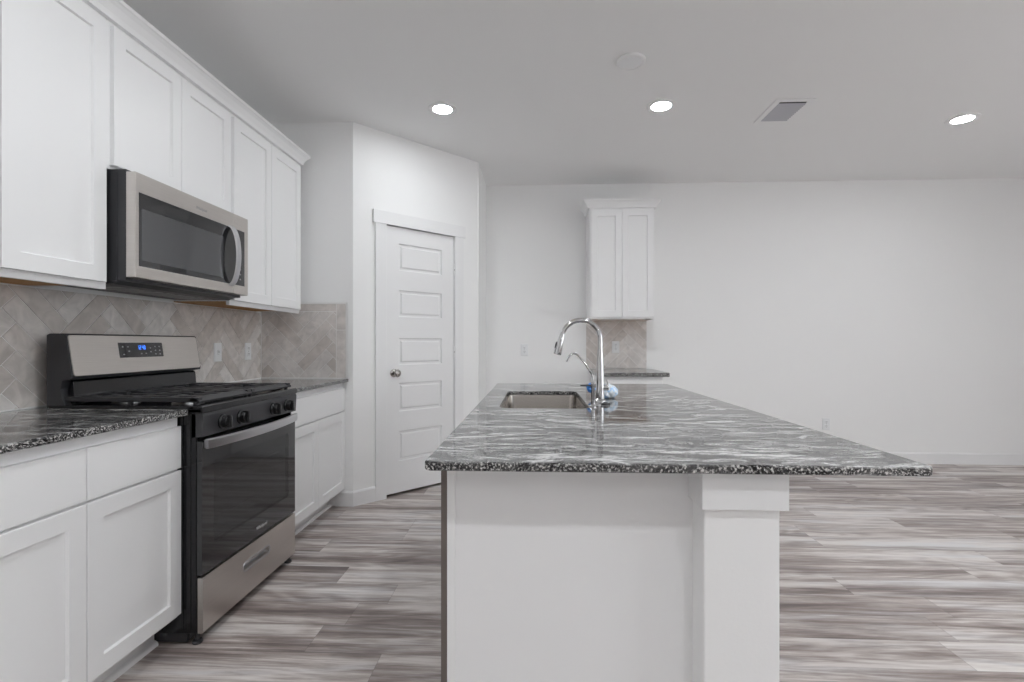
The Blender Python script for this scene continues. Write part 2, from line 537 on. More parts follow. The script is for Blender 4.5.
bb('baseboard_pantry', 0, YF - C2.y, FX(XP, C2.y, 0))
bb('baseboard_right', -YF, -YB, FR((XR, 0, 0), (0, -1, 0), (0, 0, 1)))

# door casing
bm = B()
box(bm, (DA - CAS, 0, 0.0), (DA - 0.004, DH - 0.006, 0.017), 0.0015, FD)
box(bm, (DB + 0.004, 0, 0.0), (DB + CAS, DH - 0.006, 0.017), 0.0015, FD)
box(bm, (DA - CAS - 0.018, DH - 0.006, 0.0), (DB + CAS + 0.018, DH + 0.090, 0.021), 0.0015, FD)
box(bm, (DA - 0.012, 0, -T), (DA - 0.003, DH + 0.003, 0.0), 0, FD)
box(bm, (DB + 0.003, 0, -T), (DB + 0.012, DH + 0.003, 0.0), 0, FD)
box(bm, (DA - 0.012, DH + 0.003, -T), (DB + 0.012, DH + 0.012, 0.0), 0, FD)
struct('trim_1', bm, M_TRIM)

# door leaf with five moulded panels
bm = B()
DN = -0.004                                      # leaf face set back from the wall face
DT = 0.035
W = DB - DA; Z0 = 0.022
pz = [(0.259, 0.491), (0.639, 0.859), (0.996, 1.203), (1.365, 1.571), (1.720, 1.928)]
pu0, pu1 = 0.373 - DA, 0.774 - DA
FL = FR(FD @ Vector((DA, 0, DN - DT)), DD, (0, 0, 1))
LT = DH - 0.010
box(bm, (0, Z0, 0), (W, LT, DT - 0.014), 0, FL)
box(bm, (0, Z0, DT - 0.014), (pu0, LT, DT), 0, FL)
box(bm, (pu1, Z0, DT - 0.014), (W, LT, DT), 0, FL)
zs = [Z0] + [v for p in pz for v in p] + [LT]
for i in range(0, len(zs), 2):
    box(bm, (pu0, zs[i], DT - 0.014), (pu1, zs[i + 1], DT), 0, FL)
for a, b in pz:
    F2 = FL @ Matrix.Translation((pu0, a, 0))
    rings(bm, pu1 - pu0, b - a, [(0, DT), (0.002, DT - 0.001), (0.006, DT - 0.012), (0.020, DT - 0.012), (0.029, DT - 0.003), (0.032, DT - 0.0025)], F2, back=False)
door = struct('door_1', bm, M_TRIM)
FK = FD @ Matrix.Translation((0.330, 0.937, DN))
bm = B()
lathe(bm, [(0.031, 0), (0.031, 0.004), (0.026, 0.008), (0.012, 0.012), (0.011, 0.030), (0.020, 0.038), (0.028, 0.048), (0.029, 0.056), (0.024, 0.064), (0.012, 0.069), (0, 0.070)], FK, 32)
k = obj('door_knob', bm, M_NICKEL, door, True); k['label'] = 'round satin nickel knob'
for z in (0.25, 1.09, 1.775):
    bm = B()
    lathe(bm, [(0, -0.045), (0.006, -0.045), (0.006, 0.045), (0.003, 0.049), (0, 0.049)], FD @ Matrix.Translation((DB + 0.001, z, 0.001)) @ Matrix.Rotation(-math.pi / 2, 4, 'X'), 12)
    box(bm, (DB - 0.012, z - 0.044, DN), (DB - 0.001, z + 0.044, DN + 0.002), 0, FD)
    hg = obj('hinge', bm, M_TRIM, door, True)
    bm = B(); lathe(bm, [(0.004, 0), (0.004, 0.004), (0, 0.005)], FD @ Matrix.Translation((DB + 0.001, z, 0.007)), 8)
    obj('hinge_pin', bm, M_NICKEL, hg)

# ------------------------------------------------------------------ base cabinets (left run)
XD = -1.352                                      # door faces
XF = XD - 0.019                                  # face frame
CB, CT = 0.114, TOP - ST                         # carcass bottom / top
XT = -1.466                                      # toe kick
def base_cab(name, label, y0, y1, doors, drawers, toe_from, toe_to):
    t = thing(name, label, 'cabinet', ((XL + XF) / 2, (y0 + y1) / 2, 0))
    bm = B()
    box(bm, (XL + 0.003, y0, CB), (XF, y1, CT), 0.001)
    box(bm, (XL + 0.003, y0 + 0.01, 0), (XT - 0.012, y1 - 0.01, CB))
    obj('carcass', bm, M_CAB, t)
    bm = B(); box(bm, (XT - 0.012, toe_from, 0), (XT, toe_to, CB))
    obj('toe_kick', bm, M_CAB, t)
    bm = B(); q = 0.017
    prism(bm, [(XT, 0)] + [(XT + q * math.cos(a), q * 1.15 * math.sin(a)) for a in [i * math.pi / 12 for i in range(7)]], toe_from, toe_to)
    obj('shoe_moulding', bm, M_TRIM, t)
    for a, b in drawers:
        bm = B(); slab_front(bm, b - a, 0.847 - 0.6875, FX(XF, a, 0.6875)); obj('drawer_front', bm, M_CAB, t)
    for a, b in doors:
        bm = B(); shaker(bm, b - a, 0.6785 - 0.130, FX(XF, a, 0.130)); obj('door', bm, M_CAB, t)
    return t
base_cab('base_cabinet', 'white shaker base cabinet with two drawers, left of the range', 1.045, 1.858,
         [(1.050, 1.4495), (1.4525, 1.854)], [(1.050, 1.4495), (1.4525, 1.854)], 1.045, 1.862)
base_cab('base_cabinet', 'white shaker base cabinet between the range and the pantry wall', 2.630, 3.508,
         [(2.636, 3.0675), (3.0705, 3.502)], [(2.636, 3.502)], 2.632, 3.508)

def worktop(name, label, x0, x1, y0, y1, hole=None, rc=0.02, th=ST):
    """stone slab with eased edges and an optional sink cut-out"""
    bm = B()
    e = 0.004; z0, z1 = TOP - th, TOP
    prof = [(e, z0), (0.001, z0 + e * 0.4), (0, z0 + e), (0, z1 - e), (0.0012, z1 - e * 0.35), (e, z1)]
    def loops(fn):
        return [[bm.verts.new((x, y, z)) for x, y in fn(i)] for i, z in prof]
    def skin(ls):
        for A, Bq in zip(ls, ls[1:]):
            n = len(A)
            for i in range(n): bm.faces.new((A[i], A[(i + 1) % n], Bq[(i + 1) % n], Bq[i]))
    lo = loops(lambda i: rrect(x0 + i, x1 - i, y0 + i, y1 - i, max(rc - i, 0.001)))
    skin(lo)
    tops = [lo[-1]]; bots = [lo[0]]
    if hole:
        a, b, c, d, hr = hole
        li = loops(lambda i: rrect(a - i, b + i, c - i, d + i, hr + i))
        skin(li); tops.append(li[-1]); bots.append(li[0])
    for grp in (tops, bots):
        es = []
        for lp in grp:
            for i in range(len(lp)):
                es.append(bm.edges.get((lp[i], lp[(i + 1) % len(lp)])))
        bmesh.ops.triangle_fill(bm, use_beauty=True, use_dissolve=False, edges=es)
    o = obj(name, bm, M_GRANITE, None, False, ((x0 + x1) / 2, (y0 + y1) / 2, z0))
    return tag(o, label, 'worktop')
worktop('granite_worktop', 'grey granite worktop on the base cabinet left of the range', XL + 0.010, -1.330, 1.045, 1.862, rc=0.004)
worktop('granite_worktop', 'short grey granite worktop between the range and the pantry wall', XL + 0.010, -1.330, 2.624, YR - 0.001, rc=0.004)

# ------------------------------------------------------------------ herringbone tile
def clip(poly, x0, x1, y0, y1):
    for ax, lim, sgn in ((0, x0, 1), (0, x1, -1), (1, y0, 1), (1, y1, -1)):
        out = []
        for i in range(len(poly)):
            p, q = poly[i], poly[(i + 1) % len(poly)]
            dp, dq = (p[ax] - lim) * sgn, (q[ax] - lim) * sgn
            if dp >= 0: out.append(p)
            if dp * dq < 0:
                t = dp / (dp - dq); out.append((p[0] + (q[0] - p[0]) * t, p[1] + (q[1] - p[1]) * t))
        poly = out
        if len(poly) < 3: return []
    return poly

def tile_poly(bm, poly, F, th=0.0085):
    cx = sum(p[0] for p in poly) / len(poly); cy = sum(p[1] for p in poly) / len(poly)
    lo = [bm.verts.new(F @ Vector((x, y, 0.003))) for x, y in poly]
    mi = [bm.verts.new(F @ Vector((x, y, th - 0.0012))) for x, y in poly]
    hi = []
    for x, y in poly:
        d = max(1e-6, math.hypot(x - cx, y - cy)); s = max(0.0, 1 - 0.0016 / d)
        hi.append(bm.verts.new(F @ Vector((cx + (x - cx) * s, cy + (y - cy) * s, th))))
    n = len(poly)
    for A, C in ((lo, mi), (mi, hi)):
        for i in range(n): bm.faces.new((A[i], A[(i + 1) % n], C[(i + 1) % n], C[i]))
    bm.faces.new(hi)

def herringbone(bm, w, h, F, TW=0.075, n=4, g=0.0032, org=(0, 0), rect=None):
    x0, y0, x1, y1 = rect or (0, 0, w, h)
    s = math.sqrt(0.5)
    R = int((w + h) / TW) + 12
    def put(a, b, c, d):
        a, b, c, d = a * TW + g / 2, b * TW + g / 2, c * TW - g / 2, d * TW - g / 2
        pts = [((x - y) * s + org[0], (x + y) * s + org[1]) for x, y in ((a, b), (c, b), (c, d), (a, d))]
        q = clip(pts, x0 + g / 2, x1 - g / 2, y0 + g / 2, y1 - g / 2)
        if q:
            ar = abs(sum(q[i][0] * q[(i + 1) % len(q)][1] - q[(i + 1) % len(q)][0] * q[i][1] for i in range(len(q)))) / 2
            if ar > 2e-5: tile_poly(bm, q, F)
    for j in range(-R, R):
        for k in range(-4, 5):
            put(j + 2 * n * k, j, j + 2 * n * k + n, j + 1)
            y = j - 2 * n + 1 + 2 * n * k
            put(j, y, j + 1, y + n)

def splash(label, F, w, h, org, rect=None, extra=(), edges=()):
    t = thing('backsplash', label, 'backsplash', F @ Vector((w / 2, 0, 0)))
    bm = B(); herringbone(bm, w, h, F, org=org, rect=rect)
    for a, b, c, d in extra: tile_poly(bm, [(a, b), (c, b), (c, d), (a, d)], F)
    obj('tiles', bm, M_TILE, t)
    bm = B(); box(bm, (0, 0, 0.0005), (w, h, 0.0060), 0, F)
    for a, b, c, d in edges: box(bm, (a, b, 0.0005), (c, d, 0.0095), 0, F)
    obj('grout', bm, M_GROUT, t)
    return t
splash('long herringbone tile backsplash on the left wall behind the range', FX(XL, 1.045, TOP + 0.001), YR - 0.012 - 1.045, 1.382 - TOP, (0.55, 0.12), edges=[(0, 0, YR - 0.012 - 1.045, 0.005)])
SW, SH = -1.340 - XL - 0.001, 1.452 - TOP
splash('small herringbone tile backsplash on the pantry return wall', FY(XL + 0.001, YR, TOP + 0.001), SW, SH, (0.32, 0.05),
       rect=(0.008, 0.006, SW - 0.078, SH - 0.062),
       extra=[(SW - 0.075, 0.006, SW - 0.010, 0.345), (SW - 0.075, 0.349, SW - 0.010, SH - 0.010), (0.29, SH - 0.060, SW - 0.079, SH - 0.010), (0.008, SH - 0.060, 0.286, SH - 0.010)],
       edges=[(SW - 0.008, 0, SW, SH), (0, SH - 0.008, SW, SH), (0, 0, SW, 0.005)])
splash('herringbone tile backsplash on the far wall under the small wall cabinet', FY(0.507, YF, TOP + 0.001), 0.594, 1.385 - TOP, (0.2, 0.02))

# ------------------------------------------------------------------ wall cabinets (left run)
XU = -1.637                                       # door faces
XUF = XU - 0.019
UZ0, UZ1 = 1.372, 2.425
DTOP = 2.400
def wall_cab(name, label, y0, y1, z0, doors, dz0, M0='x'):
    t = thing(name, label, 'cabinet', ((XL + XUF) / 2, (y0 + y1) / 2, z0), 'white wall cabinets over the range wall')
    lip = 0.020
    bm = B()
    box(bm, (XL + 0.003, y0, z0 + lip), (XUF, y1, UZ1), 0.0008)
    box(bm, (XUF - 0.019, y0, z0), (XUF, y1, z0 + lip), 0.0008)
    obj('carcass', bm, M_CAB, t)
    bm = B(); box(bm, (XL + 0.003, y0 + 0.0005, z0 + lip - 0.004), (XUF - 0.0195, y1 - 0.0005, z0 + lip))
    p = obj('bottom_panel', bm, M_WOOD, t); p['label'] = 'raw orange plywood underside'
    for a, b in doors:
        bm = B(); shaker(bm, b - a, DTOP - dz0, FX(XUF, a, dz0)); obj('door', bm, M_CAB, t)
    return t
wall_cab('wall_cabinet', 'large white shaker wall cabinet left of the microwave', 1.066, 1.857, UZ0, [(1.081, 1.4595), (1.4625, 1.841)], 1.398)
wall_cab('wall_cabinet', 'short white shaker wall cabinet directly above the microwave', 1.860, 2.636, 1.842, [(1.874, 2.2465), (2.2495, 2.621)], 1.858)
wall_cab('wall_cabinet', 'white shaker wall cabinet right of the microwave by the pantry', 2.639, 3.440, UZ0, [(2.655, 3.0375), (3.0405, 3.426)], 1.398)

def crown_prof(k=1.0):
    # (outward, up) measured from the cabinet face at the bottom of the moulding
    return [(0, 0), (0.020, 0), (0.022, 0.008), (0.026, 0.020), (0.040, 0.045), (0.051, 0.057), (0.057, 0.060), (0.058, 0.074), (0, 0.074)]
def mitred(name, label, path, z, close, loc, sign=1):
    """moulding swept round a plan path (list of (x, y)), profile to the path's right-hand side"""
    bm = B(); P = [Vector((x, y, 0)) for x, y in path]
    loops = []
    for i, p in enumerate(P):
        ds = []
        if i > 0: ds.append((P[i] - P[i - 1]).normalized())
        if i < len(P) - 1: ds.append((P[i + 1] - P[i]).normalized())
        ns = [Vector((d.y, -d.x, 0)) for d in ds]
        n = sum(ns, Vector()).normalized(); n = n / n.dot(ns[0])
        loops.append([bm.verts.new(p + n * a + Vector((0, 0, z + b))) for a, b in crown_prof()])
    for A, C in zip(loops, loops[1:]):
        m = len(A)
        for i in range(m): bm.faces.new((A[i], A[(i + 1) % m], C[(i + 1) % m], C[i]))
    bm.faces.new(loops[0][::-1]); bm.faces.new(loops[-1])
    o = obj(name, bm, M_CAB, None, False, loc)
    return tag(o, label, 'moulding')
mitred('crown_moulding', 'long white crown moulding along the wall cabinets over the range', [(XL + 0.004, 3.441), (XUF, 3.441), (XUF, 1.066)][::-1], UZ1 - 0.006, False, (XUF, 2.25, UZ1))

# ------------------------------------------------------------------ microwave
MY0, MY1 = 1.866, 2.626
MZ0, MZ1 = 1.396, 1.830
MX = -1.545                                        # front plane
mw = thing('microwave_oven', 'stainless over-the-range microwave hung under the short wall cabinet', 'microwave', ((XL + MX) / 2, (MY0 + MY1) / 2, MZ0))
bm = B()
box(bm, (XL + 0.012, MY0 + 0.003, MZ0 + 0.012), (MX - 0.040, MY1 - 0.003, MZ1 + 0.011), 0.002)
prism(bm, [(XL + 0.05, MZ0), (MX - 0.10, MZ0), (MX - 0.045, MZ0 + 0.02), (XL + 0.05, MZ0 + 0.02)], MY0 + 0.006, MY1 - 0.006)
box(bm, (MX - 0.094, MY0, MZ0 + 0.010), (MX - 0.075, MY0 + 0.006, MZ1 - 0.002))
obj('body', bm, M_BLACKSAT, mw)
bm = B()
for i in range(9):
    y = MY0 + 0.10 + i * 0.07
    box(bm, (XL + 0.14, y, MZ0 - 0.002), (MX - 0.16, y + 0.045, MZ0 + 0.001))
f = obj('grease_filter', bm, M_INK, mw)
FM = FX(MX - 0.038, MY0, MZ0 + 0.024)
MW_, MH_ = MY1 - MY0, MZ1 - MZ0 - 0.024
GL0, GL1, GZ0, GZ1 = 0.018, MW_ - 0.030, 0.046, 0.334
bm = B()
SEAM = 0.631
for a, b in ((0.0, SEAM - 0.0008), (SEAM + 0.0008, MW_)):          # door and control side, each a frame round the dark glass
    hole_a, hole_b = max(a, GL0), min(b, GL1)
    box(bm, (a, 0, 0), (b, GZ0, 0.038), 0.002, FM)
    box(bm, (a, GZ1, 0), (b, MH_, 0.038), 0.002, FM)
    if a < GL0: box(bm, (a, GZ0 - 0.003, 0), (GL0, GZ1 + 0.003, 0.038), 0.002, FM)
    if b > GL1: box(bm, (GL1, GZ0 - 0.003, 0), (b, GZ1 + 0.003, 0.038), 0.002, FM)
obj('front_frame', bm, M_STEEL, mw)
bm = B(); box(bm, (GL0 - 0.001, GZ0 - 0.001, 0.002), (GL1 + 0.001, GZ1 + 0.001, 0.0365), 0, FM)
dg = obj('door_glass', bm, M_GLASSBLK, mw)
bm = B(); rings(bm, 0.520, 0.205, [(0, 0.0360), (0.0005, 0.0369)], FM @ Matrix.Translation((0.032, 0.070, 0)), back=False)
obj('window_screen', bm, M_MWPANE, dg)
bm = B()
hp = [FM @ Vector((0.606, 0.188 - 0.150 * math.cos(t), 0.0365 + 0.046 * math.sin(t))) for t in [math.pi * i / 20 for i in range(21)]]
tube(bm, hp, 0.01, sec=[(-0.017, -0.005), (-0.014, 0.004), (0.014, 0.004), (0.017, -0.005)])
obj('handle', bm, M_ALU, mw, True)
bm = B()
for r in range(5):
    for c in range(2):
        box(bm, (0.660 + c * 0.026, 0.075 + r * 0.026, 0.0363), (0.672 + c * 0.026, 0.082 + r * 0.026, 0.0369), 0, FM)
obj('control_print', bm, M_INK, mw)
text_mesh('logo', 'Whirlpool', 0.018, FM @ Matrix.Translation((0.385, 0.365, 0.0385)), M_INK, mw)

# ------------------------------------------------------------------ gas range
RY0, RY1 = 1.8665, 2.6195
RC = (RY0 + RY1) / 2
RX = -1.281                                        # door face
rg = thing('gas_range', 'freestanding black and stainless gas range between the base cabinets', 'range', (-1.6, RC, 0))
bm = B()
bx0, bx1 = -1.905, RX - 0.022
box(bm, (bx0, RY0, 0.045), (bx1, RY0 + 0.012, 0.893), 0.002)
box(bm, (bx0, RY1 - 0.012, 0.045), (bx1, RY1, 0.893), 0.002)
box(bm, (bx0, RY0 + 0.012, 0.045), (bx0 + 0.012, RY1 - 0.012, 0.893))
box(bm, (bx0 + 0.012, RY0 + 0.012, 0.045), (bx1, RY1 - 0.012, 0.06))
box(bm, (bx0 + 0.012, RY0 + 0.012, 0.80), (bx1, RY1 - 0.012, 0.893))
box(bm, (bx0 + 0.012, RY0 + 0.012, 0.25), (bx1, RY1 - 0.012, 0.27))
# pressed ribs on the left side
for x in (-1.365, -1.335):
    box(bm, (x, RY0 - 0.003, 0.06), (x + 0.012, RY0 + 0.002, 0.885), 0.0015)
obj('body', bm, M_BLACK, rg)
bm = B()
cx0, cx1, cy0, cy1, cz0, cz1 = bx0 + 0.06, bx1 - 0.002, RY0 + 0.07, RY1 - 0.07, 0.30, 0.76
box(bm, (cx0 - 0.005, cy0, cz0), (cx0, cy1, cz1)); box(bm, (cx0, cy0 - 0.005, cz0), (cx1, cy0, cz1)); box(bm, (cx0, cy1, cz0), (cx1, cy1 + 0.005, cz1))
box(bm, (cx0, cy0, cz0 - 0.005), (cx1, cy1, cz0)); box(bm, (cx0, cy0, cz1), (cx1, cy1, cz1 + 0.005))
obj('oven_cavity', bm, M_CAVITY, rg)
for z in (0.44, 0.60):
    bm = B()
    for i in range(12):
        y = cy0 + 0.01 + i * (cy1 - cy0 - 0.02) / 11
        tube(bm, [(cx0 + 0.02, y, z), (cx1 - 0.03, y, z)], 0.0022, 6)
    for x in (cx0 + 0.02, (cx0 + cx1) / 2, cx1 - 0.03):
        tube(bm, [(x, cy0 + 0.002, z - 0.002), (x, cy1 - 0.002, z - 0.002)], 0.0035, 6)
    obj('oven_rack', bm, M_ALU, rg, True)
# cooktop with raised rim
bm = B()
box(bm, (-1.895, RY0 - 0.004, 0.893), (RX + 0.004, RY1 + 0.004, 0.913), 0.005, seg=3)
prism(bm, [(RX - 0.055, 0.912), (RX - 0.030, 0.924), (RX + 0.001, 0.924), (RX + 0.006, 0.918), (RX + 0.006, 0.897), (RX - 0.055, 0.897)], RY0 - 0.004, RY1 + 0.004)
prism(bm, [(-1.895, 0.912), (RX - 0.03, 0.912), (RX - 0.03, 0.9215), (-1.895, 0.9215)], RY0 - 0.004, RY0 + 0.010)
prism(bm, [(-1.895, 0.912), (RX - 0.03, 0.912), (RX - 0.03, 0.9215), (-1.895, 0.9215)], RY1 - 0.010, RY1 + 0.004)
obj('cooktop', bm, M_BLACK, rg)
for bx_, by_, br in ((-1.46, RC - 0.20, 0.050), (-1.46, RC + 0.20, 0.046), (-1.73, RC - 0.20, 0.040), (-1.73, RC + 0.20, 0.040), (-1.595, RC, 0.044)):
    bm = B(); F = Matrix.Translation((bx_, by_, 0.913))
    lathe(bm, [(br + 0.012, 0), (br + 0.008, 0.006), (br, 0.009), (br, 0.014)], F, 28)
    bn = obj('burner', bm, M_BURNER, rg, True)
    bm = B(); lathe(bm, [(br * 0.86, 0.0135), (br * 0.88, 0.018), (br * 0.75, 0.021), (0, 0.022)], F, 28)
    obj('burner_cap', bm, M_IRON, bn, True)
# two continuous cast-iron grates
GX0, GX1 = -1.868, RX - 0.022
for s in (-1, 1):
    bm = B()
    a, b = (RY0 + 0.012, RC - 0.002) if s < 0 else (RC + 0.002, RY1 - 0.012)
    z0, z1 = 0.935, 0.953
    bw = 0.028
    box(bm, (GX0, a, z0), (GX1, a + bw, z1), 0.003); box(bm, (GX0, b - bw, z0), (GX1, b, z1), 0.003)
    prism(bm, [(GX1 - 0.034, z1), (GX1 - 0.022, z1 + 0.001), (GX1 + 0.006, z0 + 0.004), (GX1 + 0.004, z0 - 0.004), (GX1 - 0.034, z0)], a, b)
    box(bm, (GX0, a + bw, z0), (GX0 + bw, b - bw, z1), 0.003)
    xm = (GX0 + GX1) / 2
    box(bm, (xm - 0.012, a + bw, z0), (xm + 0.012, b - bw, z1), 0.003)
    for k in range(1, 5):
        y = a + (b - a) * k / 5
        for x0_, x1_ in ((GX0 + bw, GX0 + 0.105), (xm - 0.105, xm - 0.012), (xm + 0.012, xm + 0.105), (GX1 - 0.120, GX1 - 0.034)):
            box(bm, (x0_, y - 0.013, z0), (x1_, y + 0.013, z1), 0.003)
    for xq in ((GX0 + xm) / 2, (GX1 + xm) / 2):
        box(bm, (xq - 0.014, a + bw, z0), (xq + 0.014, a + 0.13, z1), 0.003)
        box(bm, (xq - 0.014, b - 0.13, z0), (xq + 0.014, b - bw, z1), 0.003)
    for x in (GX0 + 0.012, xm, GX1 - 0.018):
        for y in (a + 0.011, b - 0.011):
            box(bm, (x - 0.007, y - 0.007, 0.9125), (x + 0.007, y + 0.007, z0 + 0.001), 0.002)
    obj('grate', bm, M_IRON, rg)
# backguard
bm = B()
prism(bm, [(-1.905, 0.905), (-1.905, 1.196), (-1.893, 1.202), (-1.838, 1.202), (-1.829, 1.196), (-1.803, 1.034), (-1.806, 1.024), (-1.842, 1.018),
           (-1.850, 0.985), (-1.846, 0.950), (-1.832, 0.922), (-1.826, 0.905)], RY0 + 0.001, RY1 - 0.001)
obj('backguard', bm, M_BLACKSAT, rg)
bm = B()
prism(bm, [(-1.848, 0.935), (-1.842, 0.985), (-1.835, 1.016), (-1.826, 1.010), (-1.822, 0.96), (-1.815, 0.925), (-1.822, 0.915)], RY0 + 0.030, RY1 - 0.010)
obj('vent_panel', bm, M_BLACK, rg)
PH = math.hypot(0.026, 0.162)
FP = FR((-1.803, RY0 + 0.008, 1.034), (0, 1, 0), (-0.026, 0, 0.162))
PWD = RY1 - RY0 - 0.016
bm = B()
pp = rrect(0, PWD, 0, PH, 0.010, 4)
lo = [bm.verts.new(FP @ Vector((x, y, 0.0))) for x, y in pp]
mi = [bm.verts.new(FP @ Vector((x, y, 0.003))) for x, y in pp]
hi = [bm.verts.new(FP @ Vector((x * 0.998 + PWD * 0.001, y * 0.99 + PH * 0.005, 0.0042))) for x, y in pp]
for A, C in ((lo, mi), (mi, hi)):
    for i in range(len(A)): bm.faces.new((A[i], A[(i + 1) % len(A)], C[(i + 1) % len(A)], C[i]))
bm.faces.new(hi); bm.faces.new(lo[::-1])
cp = obj('control_panel', bm, M_STEEL, rg); cp['label'] = 'stainless control panel with black display'
FS = FP @ Matrix.Translation((2.101 - RY0 - 0.008, 0.066, 0.0042))
bm = B(); rings(bm, 0.257, 0.068, [(0, -0.001), (0.0005, 0.0012)], FS)
ds = obj('display', bm, M_GLASSBLK, cp)
SEG = {'0': 'abcdef', '1': 'bc', '2': 'abged', '4': 'fgbc', '5': 'afgcd'}
def seven(bm, ch, ox, oy, w, h, F, t=0.0022):
    g = {'a': (0, h - t, w, h), 'd': (0, 0, w, t), 'g': (0, h / 2 - t / 2, w, h / 2 + t / 2), 'f': (0, h / 2, t, h), 'b': (w - t, h / 2, w, h), 'e': (0, 0, t, h / 2), 'c': (w - t, 0, w, h / 2)}
    for s_ in SEG[ch]:
        a, b, c, d = g[s_]; box(bm, (ox + a, oy + b, 0.0012), (ox + c, oy + d, 0.0016), 0, F)
bm = B()
for i, ch in enumerate('1240'):
    seven(bm, ch, 0.104 + i * 0.0115 + (0.003 if i > 1 else 0), 0.036, 0.0085, 0.018, FS)
obj('digits', bm, M_DIGIT, cp)
for x, y in [(0.018, 0.046), (0.046, 0.046), (0.050, 0.026), (0.020, 0.012), (0.118, 0.014), (0.146, 0.014), (0.176, 0.040), (0.176, 0.022),
             (0.205, 0.046), (0.232, 0.046), (0.205, 0.028), (0.232, 0.028), (0.205, 0.011), (0.232, 0.011)]:
    obj('key', one_box((x, y, 0.0012), (x + 0.008, y + 0.005, 0.0015), 0, FS), M_INK, cp)
# front control strip and knobs
bm = B()
prism(bm, [(RX - 0.040, 0.893), (RX + 0.003, 0.893), (RX + 0.006, 0.885), (RX + 0.002, 0.803), (RX - 0.040, 0.800)], RY0, RY1)
fp = obj('knob_panel', bm, M_BLACKSAT, rg)
for dy in (-0.255, -0.128, 0.140, 0.272):
    bm = B(); F = FX(RX + 0.004, RC + dy, 0.845)
    lathe(bm, [(0.030, 0), (0.030, 0.006), (0.025, 0.010), (0.023, 0.026), (0.020, 0.029), (0, 0.029)], F, 28)
    box(bm, (-0.008, -0.026, 0.010), (0.008, 0.026, 0.040), 0.003, F)
    obj('knob', bm, M_KNOB, fp, True)
# oven door
bm = B()
FO = FX(RX - 0.040, RY0 + 0.003, 0.268)
OW, OH = RY1 - RY0 - 0.006, 0.782 - 0.268
wy0, wy1, wz0, wz1 = 0.070, OW - 0.070, 0.100, 0.430
for r in ((0, 0, OW, wz0), (0, wz1, OW, OH), (0, wz0, wy0, wz1), (wy1, wz0, OW, wz1)):
    box(bm, (r[0], r[1], 0.020), (r[2], r[3], 0.0395), 0, FO)
od = obj('oven_door', bm, M_GLASSBLK, rg)
bm = B(); box(bm, (wy0 - 0.001, wz0 - 0.001, 0.034), (wy1 + 0.001, wz1 + 0.001, 0.0394), 0, FO)
obj('oven_window', bm, M_OVENPANE, od)
text_mesh('logo', 'Whirlpool', 0.022, FO @ Matrix.Translation((OW * 0.565, 0.040, 0.0398)), M_LOGO, od)
bm = B()
K = 24
hp = []
for i in range(K + 1):
    s_ = i / K
    hp.append(FO @ Vector((0.012 + (OW - 0.024) * s_, OH - 0.008, 0.0405 + 0.010 + 0.036 * math.sin(math.pi * s_) ** 0.8)))
tube(bm, hp, 0.01, sec=[(-0.006, -0.019), (0.006, -0.019), (0.0075, -0.012), (0.0075, 0.012), (0.006, 0.019), (-0.006, 0.019)])
box(bm, (0.012, OH - 0.024, 0.0395), (0.034, OH + 0.008, 0.054), 0.002, FO)
box(bm, (OW - 0.034, OH - 0.024, 0.0395), (OW - 0.012, OH + 0.008, 0.054), 0.002, FO)
hd = obj('door_handle', bm, M_ALU, od); hd['label'] = 'bowed brushed metal handle'
# storage drawer
bm = B()
FDr = FX(RX - 0.040, RY0 + 0.003, 0.045)
DWH = 0.258 - 0.045
pull = (0.280, 0.116, 0.485, 0.142)
for r in ((0, 0, OW, pull[1]), (0, pull[3], OW, DWH), (0, pull[1], pull[0], pull[3]), (pull[2], pull[1], OW, pull[3])):
    box(bm, (r[0], r[1], 0.022), (r[2], r[3], 0.0395), 0, FDr)
prism(bm, [(RX - 0.002, 0.045), (RX + 0.003, 0.050), (RX + 0.003, 0.250), (RX - 0.002, 0.258)], RY0 + 0.003, RY0 + 0.020)
dr = obj('storage_drawer', bm, M_STEEL, rg); dr['label'] = 'stainless storage drawer with recessed pull'
bm = B()
pl = [[bm.verts.new(FDr @ Vector((x, y, d))) for x, y in rrect(pull[0] - i, pull[2] + i, pull[1] - i, pull[3] + i, r)]
      for i, d, r in ((0.010, 0.0394, 0.022), (0.009, 0.0420, 0.021), (0.005, 0.0420, 0.017), (0.002, 0.030, 0.014), (-0.002, 0.016, 0.010))]
for A, C in zip(pl, pl[1:]):
    for i in range(len(A)): bm.faces.new((A[i], A[(i + 1) % len(A)], C[(i + 1) % len(A)], C[i]))
bm.faces.new(pl[-1])
obj('drawer_pull', bm, M_ALU, dr)
for x in (RX - 0.030, -1.86):
    for y in (RY0 + 0.020, RY1 - 0.020):
        bm = B(); lathe(bm, [(0.017, 0), (0.019, 0.004), (0.017, 0.012), (0.009, 0.016), (0.009, 0.046), (0, 0.046)], Matrix.Translation((x, y, 0)), 16)
        obj('foot', bm, M_BLACKSAT, rg, True)
bm = B(); box(bm, (-1.86, RY0 + 0.004, 0.010), (RX - 0.060, RY0 + 0.010, 0.046)); box(bm, (RX - 0.065, RY0 + 0.01, 0.016), (RX - 0.055, RY1 - 0.01, 0.046))
obj('base_rail', bm, M_BLACKSAT, rg)

